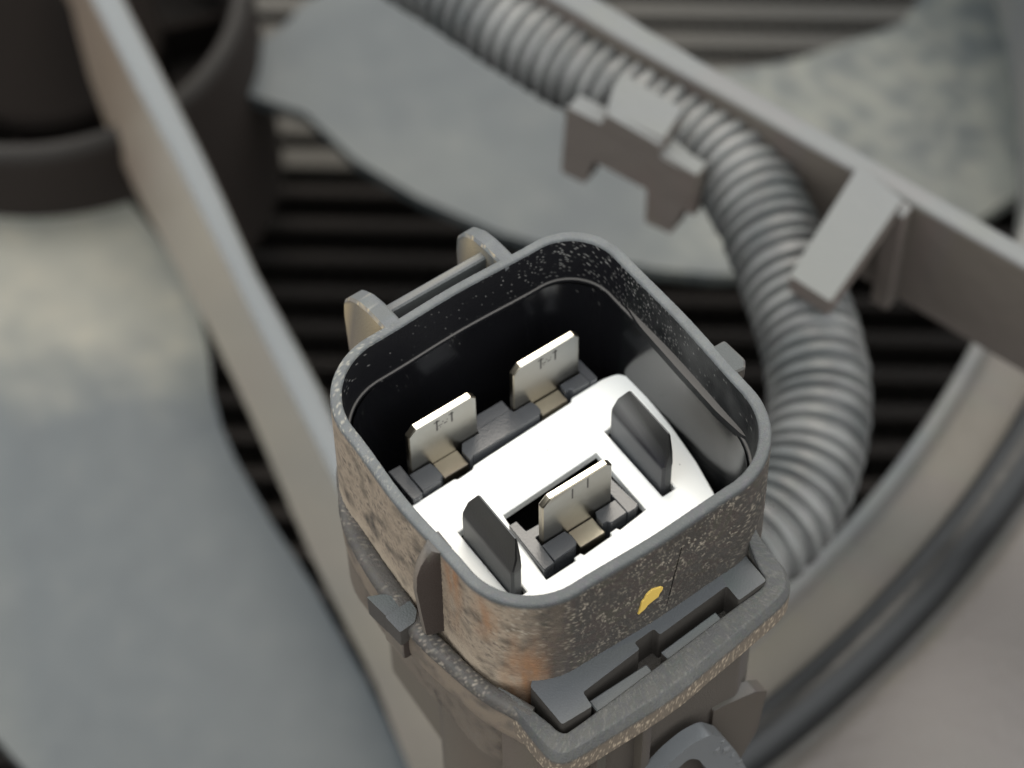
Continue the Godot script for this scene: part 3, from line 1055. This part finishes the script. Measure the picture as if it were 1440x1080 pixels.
func build_shroud() -> void:
	var s := bg_thing("fan_shroud", "grey dusty fan shroud with curved ring, two long arms and cable bracket, behind the plug", "fan shroud")
	var ring := lathe([[150.6, -26.0], [150.6, 1.6], [150.9, 2.6], [151.6, 3.0], [152.4, 2.6], [153.0, 1.4], [153.8, 0.7], [159.6, 0.2], [166.4, 0.2], [167.4, 0.8], [168.9, 1.0], [225.0, 0.2], [225.0, -2.4], [153.6, -2.4], [153.0, -26.0]], 480, 0.0, TAU, RING_AT)
	part("ring", ring, mats.shroud_plastic, s, ring_color, 50.0)
	# arm on the left: pale top edge, tan sloping flank
	var tl := [[-73.2, 171.5], [-63.2, 149.3], [-56.0, 133.1], [-49.4, 118.8], [-41.9, 101.5], [-34.7, 84.8], [-26.2, 65.4], [-17.7, 45.4], [-10.7, 29.6], [-3.0, 12.6]]
	var tr := [[-67.8, 172.0], [-58.2, 149.1], [-52.6, 136.4], [-44.2, 116.9], [-37.4, 99.3], [-28.3, 80.1], [-25.0, 71.7], [-14.1, 46.3], [-7.3, 30.5], [0.8, 13.0]]
	var bl := [[-78.2, 185.6], [-72.4, 174.4], [-68.4, 159.1], [-63.1, 143.6], [-57.2, 130.2], [-48.7, 112.6], [-40.2, 93.2], [-32.0, 72.0], [-27.6, 62.0], [-22.3, 50.6], [-17.7, 37.7], [-11.6, 22.2]]
	var br := []
	for q in tr:
		br.append([q[0] + 0.4, q[1] + 0.2])
	part("arm", bar(tl, tr, bl, br, -6.0, -32.0, 1.0), mats.shroud_plastic, s, spoke_color, 50.0)
	# arm on the right
	tl = [[-17.0, 114.5], [-7.0, 106.0], [3.0, 97.5], [9.4, 91.9], [15.6, 86.7], [22.3, 81.4], [28.3, 76.4], [35.5, 70.5], [40.9, 66.2], [52.4, 56.6], [61.0, 49.6], [74.0, 39.0]]
	tr = [[-14.6, 117.3], [-4.4, 108.8], [4.8, 100.9], [11.0, 95.3], [16.8, 90.1], [24.6, 83.4], [30.8, 78.2], [37.5, 72.6], [43.4, 67.7], [53.6, 59.2], [61.8, 52.5], [76.2, 40.8]]
	bl = []
	br = []
	for q in tl:
		bl.append([q[0] + 0.1, q[1] - 0.2])
	for q in tr:
		br.append([q[0], q[1] + 0.2])
	part("arm", bar(tl, tr, bl, br, 46.0, 29.0, 0.6, 60), mats.shroud_plastic, s, arm_color, 50.0)
	# the outer end of that arm steps down to the ring
	part("arm_foot", prism(rounded(poly([[67.0, 44.9], [73.6, 39.5], [75.6, 41.0], [69.0, 46.7]]), 0.5, 3), 0.0, 45.5, 0.4, Transform3D.IDENTITY), mats.shroud_plastic, s, arm_color)
	# cable bracket: an upright plate with two prongs below the arm, and the saddle over the conduit
	var dir := Vector2(0.79774, -0.60300)
	var q0 := Vector3(3.95, 82.6, 44.0)
	var side := Vector3(dir.x, dir.y, 0)
	var outw := Vector3(dir.y, -dir.x, 0)
	var plate := poly([[0.0, 0.1], [4.9, 0.3], [5.4, 2.4], [12.8, 2.0], [12.9, 0.1], [17.9, 0.0], [17.6, -2.4], [15.1, -12.3], [11.4, -12.8], [11.4, -6.8], [3.9, -6.9], [2.8, -11.8], [-0.7, -12.0]])
	var bx := Transform3D(Basis(side, Vector3(0, 0, 1), -outw), q0)
	part("cable_bracket", prism(rounded(plate, 0.4, 3), -0.1, 2.3, 0.3, bx), mats.shroud_plastic, s, arm_color)
	var saddle := poly([[8.4, 79.9], [9.4, 83.6], [10.4, 85.6], [16.6, 80.4], [16.6, 79.0], [14.6, 75.4]])
	part("cable_saddle", prism(rounded(saddle, 0.5, 3), 44.7, 46.3, 0.3, Transform3D.IDENTITY), mats.shroud_plastic, s, arm_color)
	part("bracket_lug", prism(rounded(poly([[14.0, 75.4], [18.2, 71.7], [19.2, 73.0], [16.4, 76.6], [15.5, 77.8]]), 0.3, 3), 37.0, 44.3, 0.3, Transform3D.IDENTITY), mats.shroud_plastic, s, arm_color)
	# hook bar reaching over the conduit
	part("hook_bar", prism(rounded(poly([[27.1, 55.1], [31.2, 51.4], [40.4, 65.3], [36.0, 70.2]]), 0.4, 3), 44.6, 47.1, 0.35, Transform3D.IDENTITY), mats.shroud_plastic, s, arm_color)
	part("hook_rib", prism(rounded(poly([[38.6, 65.2], [40.4, 63.7], [41.6, 65.2], [40.0, 66.8]]), 0.3, 3), 28.8, 45.8, 0.3, Transform3D.IDENTITY), mats.shroud_plastic, s, arm_color)
	# post that carries the plug
	part("plug_post", prism(rounded(poly([[-9.0, -9.0], [9.0, -9.0], [9.0, -3.0], [-9.0, -3.0]]), 1.0, 3), 0.0, 55.0, 0.4, Transform3D.IDENTITY), mats.shroud_plastic, s, arm_color)

	# hose lying in the groove round the ring
	var path := PackedVector3Array()
	for i in 260:
		var a := -2.2 + 2.9 * i / 259.0
		path.append(Vector3(RING_AT.x + 163.2 * cos(a), RING_AT.y + 163.2 * sin(a), 3.1))
	var hose := bg_thing("rubber_hose", "smooth black rubber hose curving along the shroud ring at lower right", "hose")
	part("hose_wall", tube(path, func(_i, _a): return 3.25, 24), mats.hose_rubber, hose, null, 50.0, true)


func hub_color(p: Vector3, n: Vector3) -> Color:
	var r := Vector2(p.x - FAN_AT.x, p.y - FAN_AT.y).length()
	var c := lin(0.085, 0.072, 0.065)
	c = c.lerp(lin(0.18, 0.145, 0.122), ramp(r, 32.8, 33.4))
	return c.lerp(lin(0.3, 0.28, 0.26), ramp(r, 30.4, 31.0) * ramp(n.z, 0.2, 0.7))


func build_fan() -> void:
	var f := bg_thing("cooling_fan", "large dusty cooling fan with broad sickle blades behind the shroud arms", "fan")
	var hub := lathe([[0.0, -48.0], [28.9, -48.0], [30.0, -27.3], [30.8, -26.2], [31.8, -26.0], [32.7, -26.7], [33.4, -28.7], [34.6, -70.0], [0.0, -70.0]], 120, 0.0, TAU, FAN_AT)
	part("hub", hub, mats.hub_wall, f, hub_color, 40.0)
	part("motor", lathe([[0.0, -36.0], [17.0, -36.0], [18.0, -37.0], [18.0, -49.0], [0.0, -49.0]], 60, 0.0, TAU, FAN_AT), mats.hub_black, f)
	for k in 6:
		var a := TAU * k / 6.0 + 0.3
		part("hub_rib", prism(rect(18.0, 29.2, -0.8, 0.8), -48.2, -40.0, 0.2, Transform3D(Basis(Vector3(0, 0, 1), a), Vector3(FAN_AT.x, FAN_AT.y, 0))), mats.hub_black, f)
	var A := poly([[-47.5, 174.4], [-42.3, 171.2], [-39.4, 173.8], [-35.5, 179.6], [-22.8, 188.9], [-4.0, 185.1], [13.4, 174.9], [25.6, 166.7], [30.6, 166.1], [36.0, 166.8], [45.4, 169.3], [62.3, 176.6], [69.7, 188.5], [81.2, 186.3], [81.5, 167.9], [79.9, 151.6], [76.8, 140.7], [67.6, 133.9], [58.3, 129.7], [49.4, 127.5], [38.2, 126.2], [27.7, 126.1], [19.6, 127.1], [11.5, 129.0], [3.2, 131.3], [-4.7, 133.9], [-16.8, 140.2], [-26.9, 147.4], [-34.9, 156.5], [-44.2, 160.3]])
	var lift := func(q: Vector2): return -42.0 + 3.0 * sin((q.x - q.y) * 0.02)
	part("blade", sheet(A, 1.6, 2.4, lift, Transform3D.IDENTITY), mats.blade_dust, f, blade_tint_a, 60.0)
	var B := poly([[-97.3, 145.1], [-80.0, 145.1], [-64.8, 144.0], [-60.9, 138.7], [-56.8, 132.6], [-53.6, 127.0], [-51.0, 122.3], [-49.3, 117.4], [-47.9, 110.4], [-47.0, 103.1], [-45.3, 96.5], [-42.8, 90.4], [-37.8, 80.7], [-31.5, 69.9], [-23.4, 54.1], [-16.6, 39.0], [-23.6, 29.0], [-43.6, 32.5], [-60.8, 38.0], [-68.7, 42.9], [-73.0, 47.8], [-81.7, 57.8], [-106.0, 85.4], [-108.2, 123.4]])
	var lift_b := func(q: Vector2): return -42.0 + 2.0 * sin((q.x + q.y) * 0.03)
	part("blade", sheet(B, 2.0, 2.4, lift_b, Transform3D.IDENTITY), mats.blade_dust, f, blade_tint_b, 60.0)


func tube_color(p: Vector3, n: Vector3) -> Color:
	return lin(0.1, 0.088, 0.076).lerp(lin(0.17, 0.155, 0.135), n01(cloud, p, 0.1) * ramp(p.y, 120.0, 190.0))


func build_radiator() -> void:
	var r := bg_thing("radiator", "dark radiator core of thin horizontal tubes and fins seen through the fan opening", "radiator")
	var turn := Transform3D(Basis(Vector3(0, 0, 1), deg_to_rad(-3.0)), Vector3(0, 0, 0))
	var mesh: Mesh = null
	var i := 0
	var y := -20.0
	while y < 280.0:
		if mesh == null:
			var o := part("radiator_tube", prism(rounded(rect(-150, 150, -1.2, 1.2), 0.5, 2), -16.0, 0.0, 0.4, Transform3D.IDENTITY), mats.radiator_tube, r)
			mesh = o.mesh
			o.transform = turn * Transform3D(Basis(), Vector3(0, y * MM, -84 * MM))
		else:
			var o := MeshInstance3D.new()
			o.name = "radiator_tube"
			o.mesh = mesh
			r.add_child(o, true)
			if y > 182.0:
				o.material_override = mats.radiator_tube_lit
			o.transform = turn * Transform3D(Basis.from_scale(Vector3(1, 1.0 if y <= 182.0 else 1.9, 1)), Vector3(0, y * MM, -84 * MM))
		y += 7.5
		i += 1
	# zigzag fins between the tubes
	var g := Geo.new()
	for k in i - 1:
		var y0 := -20.0 + 7.5 * k + 1.15
		var y1 := y0 + 5.2
		for j in 200:
			var x0 := -150.0 + 1.5 * j
			var a := Vector3(x0, y0 if j % 2 == 0 else y1, -84.2)
			var b := Vector3(x0 + 1.5, y1 if j % 2 == 0 else y0, -84.2)
			g.quad(a, b, b + Vector3(0, 0, -14), a + Vector3(0, 0, -14))
	var fins := part("cooling_fins", g.moved(Transform3D(turn.basis, Vector3.ZERO)), mats.radiator_fin, r)
	fins.set_meta("kind", "stuff")
	part("backing", prism(rect(-170, 170, -60, 290), -106.0, -103.0, 0.0, Transform3D.IDENTITY), mats.hub_black, r)  # added behind the core to block the sky


func build_conduit() -> void:
	var c := bg_thing("corrugated_conduit", "grey ribbed cable conduit looping from the bracket down behind the plug", "conduit")
	var pts := []
	for q in [[-32.0, 124.6, 39.6], [-23.0, 117.2, 39.5], [-17.6, 112.9, 39.4], [-8.9, 105.6, 39.2], [-2.1, 99.4, 39.1], [4.6, 93.8, 38.9], [11.1, 88.7, 38.8], [17.6, 83.6, 38.6], [22.6, 78.0, 38.5], [25.7, 71.7, 38.3], [27.6, 64.7, 38.0], [29.2, 57.8, 37.8], [30.2, 51.0, 37.8], [30.2, 44.5, 37.7], [28.9, 38.1, 37.6], [26.3, 32.4, 37.4], [22.5, 27.8, 37.3], [17.6, 24.1, 37.3], [11.9, 20.0, 38.5], [6.5, 14.5, 42.0], [2.5, 8.5, 47.0], [0.0, 3.0, 57.0]]:
		pts.append(Vector3(q[0], q[1], q[2]))
	var path := smooth_path(pts, 1400)
	var L := 0.0
	var dist := PackedFloat32Array([0.0])
	for i in range(1, path.size()):
		L += path[i].distance_to(path[i - 1])
		dist.append(L)
	var rad := func(i, _a):
		var u: float = dist[i] / 2.0 + 0.22 * blotch.get_noise_1d(dist[i] * 0.6)
		var w := u - floorf(u)
		var k: float = smoothstep(0.0, 0.3, w) * (1.0 - smoothstep(0.6, 0.9, w))
		return 4.35 + 0.12 * blotch.get_noise_2d(dist[i] * 1.5, _a * 2.0) + (0.85 + 0.2 * cloud.get_noise_1d(dist[i])) * k + 0.5 * ramp(dist[i], 30.0, 90.0)
	part("conduit_wall", tube(path, rad, 48), mats.conduit_plastic, c, conduit_color, 50.0, true)


# ------------------------------------------------------------------
func _ready() -> void:
	# camera
	var cam := Camera3D.new()
	cam.name = "camera"
	cam.near = 0.005
	cam.far = 5.0
	var r := Vector3(0.81341, -0.01307, 0.58154)
	var u := Vector3(0.48158, 0.57586, -0.66066)
	var b := Vector3(-0.32625, 0.81745, 0.4747)
	cam.transform = Transform3D(Basis(r, u, b).orthonormalized(), Vector3(-66.412, 164.242, 91.223) * MM)
	cam.keep_aspect = Camera3D.KEEP_HEIGHT
	cam.fov = rad_to_deg(2.0 * atan(540.0 / 3600.0))
	var lens := CameraAttributesPhysical.new()
	lens.frustum_focal_length = 80.0
	lens.exposure_aperture = 29.5
	lens.frustum_focus_distance = 0.2005
	cam.attributes = lens
	add_child(cam)
	cam.current = true
	# sky and light
	var we := WorldEnvironment.new()
	we.name = "environment"
	var e := Environment.new()
	e.background_mode = Environment.BG_SKY
	var sky := Sky.new()
	var sm := ProceduralSkyMaterial.new()
	sm.sky_top_color = Color(0.985, 0.995, 1.0)
	sm.sky_horizon_color = Color(0.62, 0.63, 0.63)
	sm.sky_curve = 0.6
	sm.sky_energy_multiplier = 1.15
	sm.ground_bottom_color = Color(0.3, 0.27, 0.24)
	sm.ground_horizon_color = Color(0.36, 0.33, 0.3)
	sky.sky_material = sm
	e.sky = sky
	e.tonemap_mode = Environment.TONE_MAPPER_LINEAR
	e.tonemap_exposure = 2.6
	e.sdfgi_enabled = true
	e.ssao_enabled = true
	e.ssil_enabled = true
	we.environment = e
	add_child(we)
	var sun := DirectionalLight3D.new()
	sun.name = "sun"
	sun.light_energy = 0.3
	sun.light_color = Color(1.0, 0.97, 0.92)
	sun.light_angular_distance = 30.0
	sun.shadow_enabled = true
	add_child(sun)
	sun.look_at_from_position(Vector3(0.25, 1.0, -0.35), Vector3.ZERO, Vector3(0, 0, 1))

	grain.seed = 5; grain.frequency = 3.2; grain.fractal_octaves = 2
	worm.seed = 11; worm.frequency = 1.5; worm.fractal_octaves = 2
	cloud.seed = 17; cloud.frequency = 0.16; cloud.fractal_octaves = 3
	blotch.seed = 23; blotch.frequency = 0.45; blotch.fractal_octaves = 3
	fleck.seed = 31; fleck.frequency = 2.1; fleck.fractal_octaves = 1
	make_materials()
	bg = Transform3D(Basis(Vector3(cos(deg_to_rad(34.5)), 0, sin(deg_to_rad(34.5))), Vector3(sin(deg_to_rad(34.5)), 0, -cos(deg_to_rad(34.5))), Vector3(0, 1, 0)), Vector3(0, -102.0, 0) * MM)

	build_radiator()
	build_fan()
	build_shroud()
	build_conduit()
	build_plug()
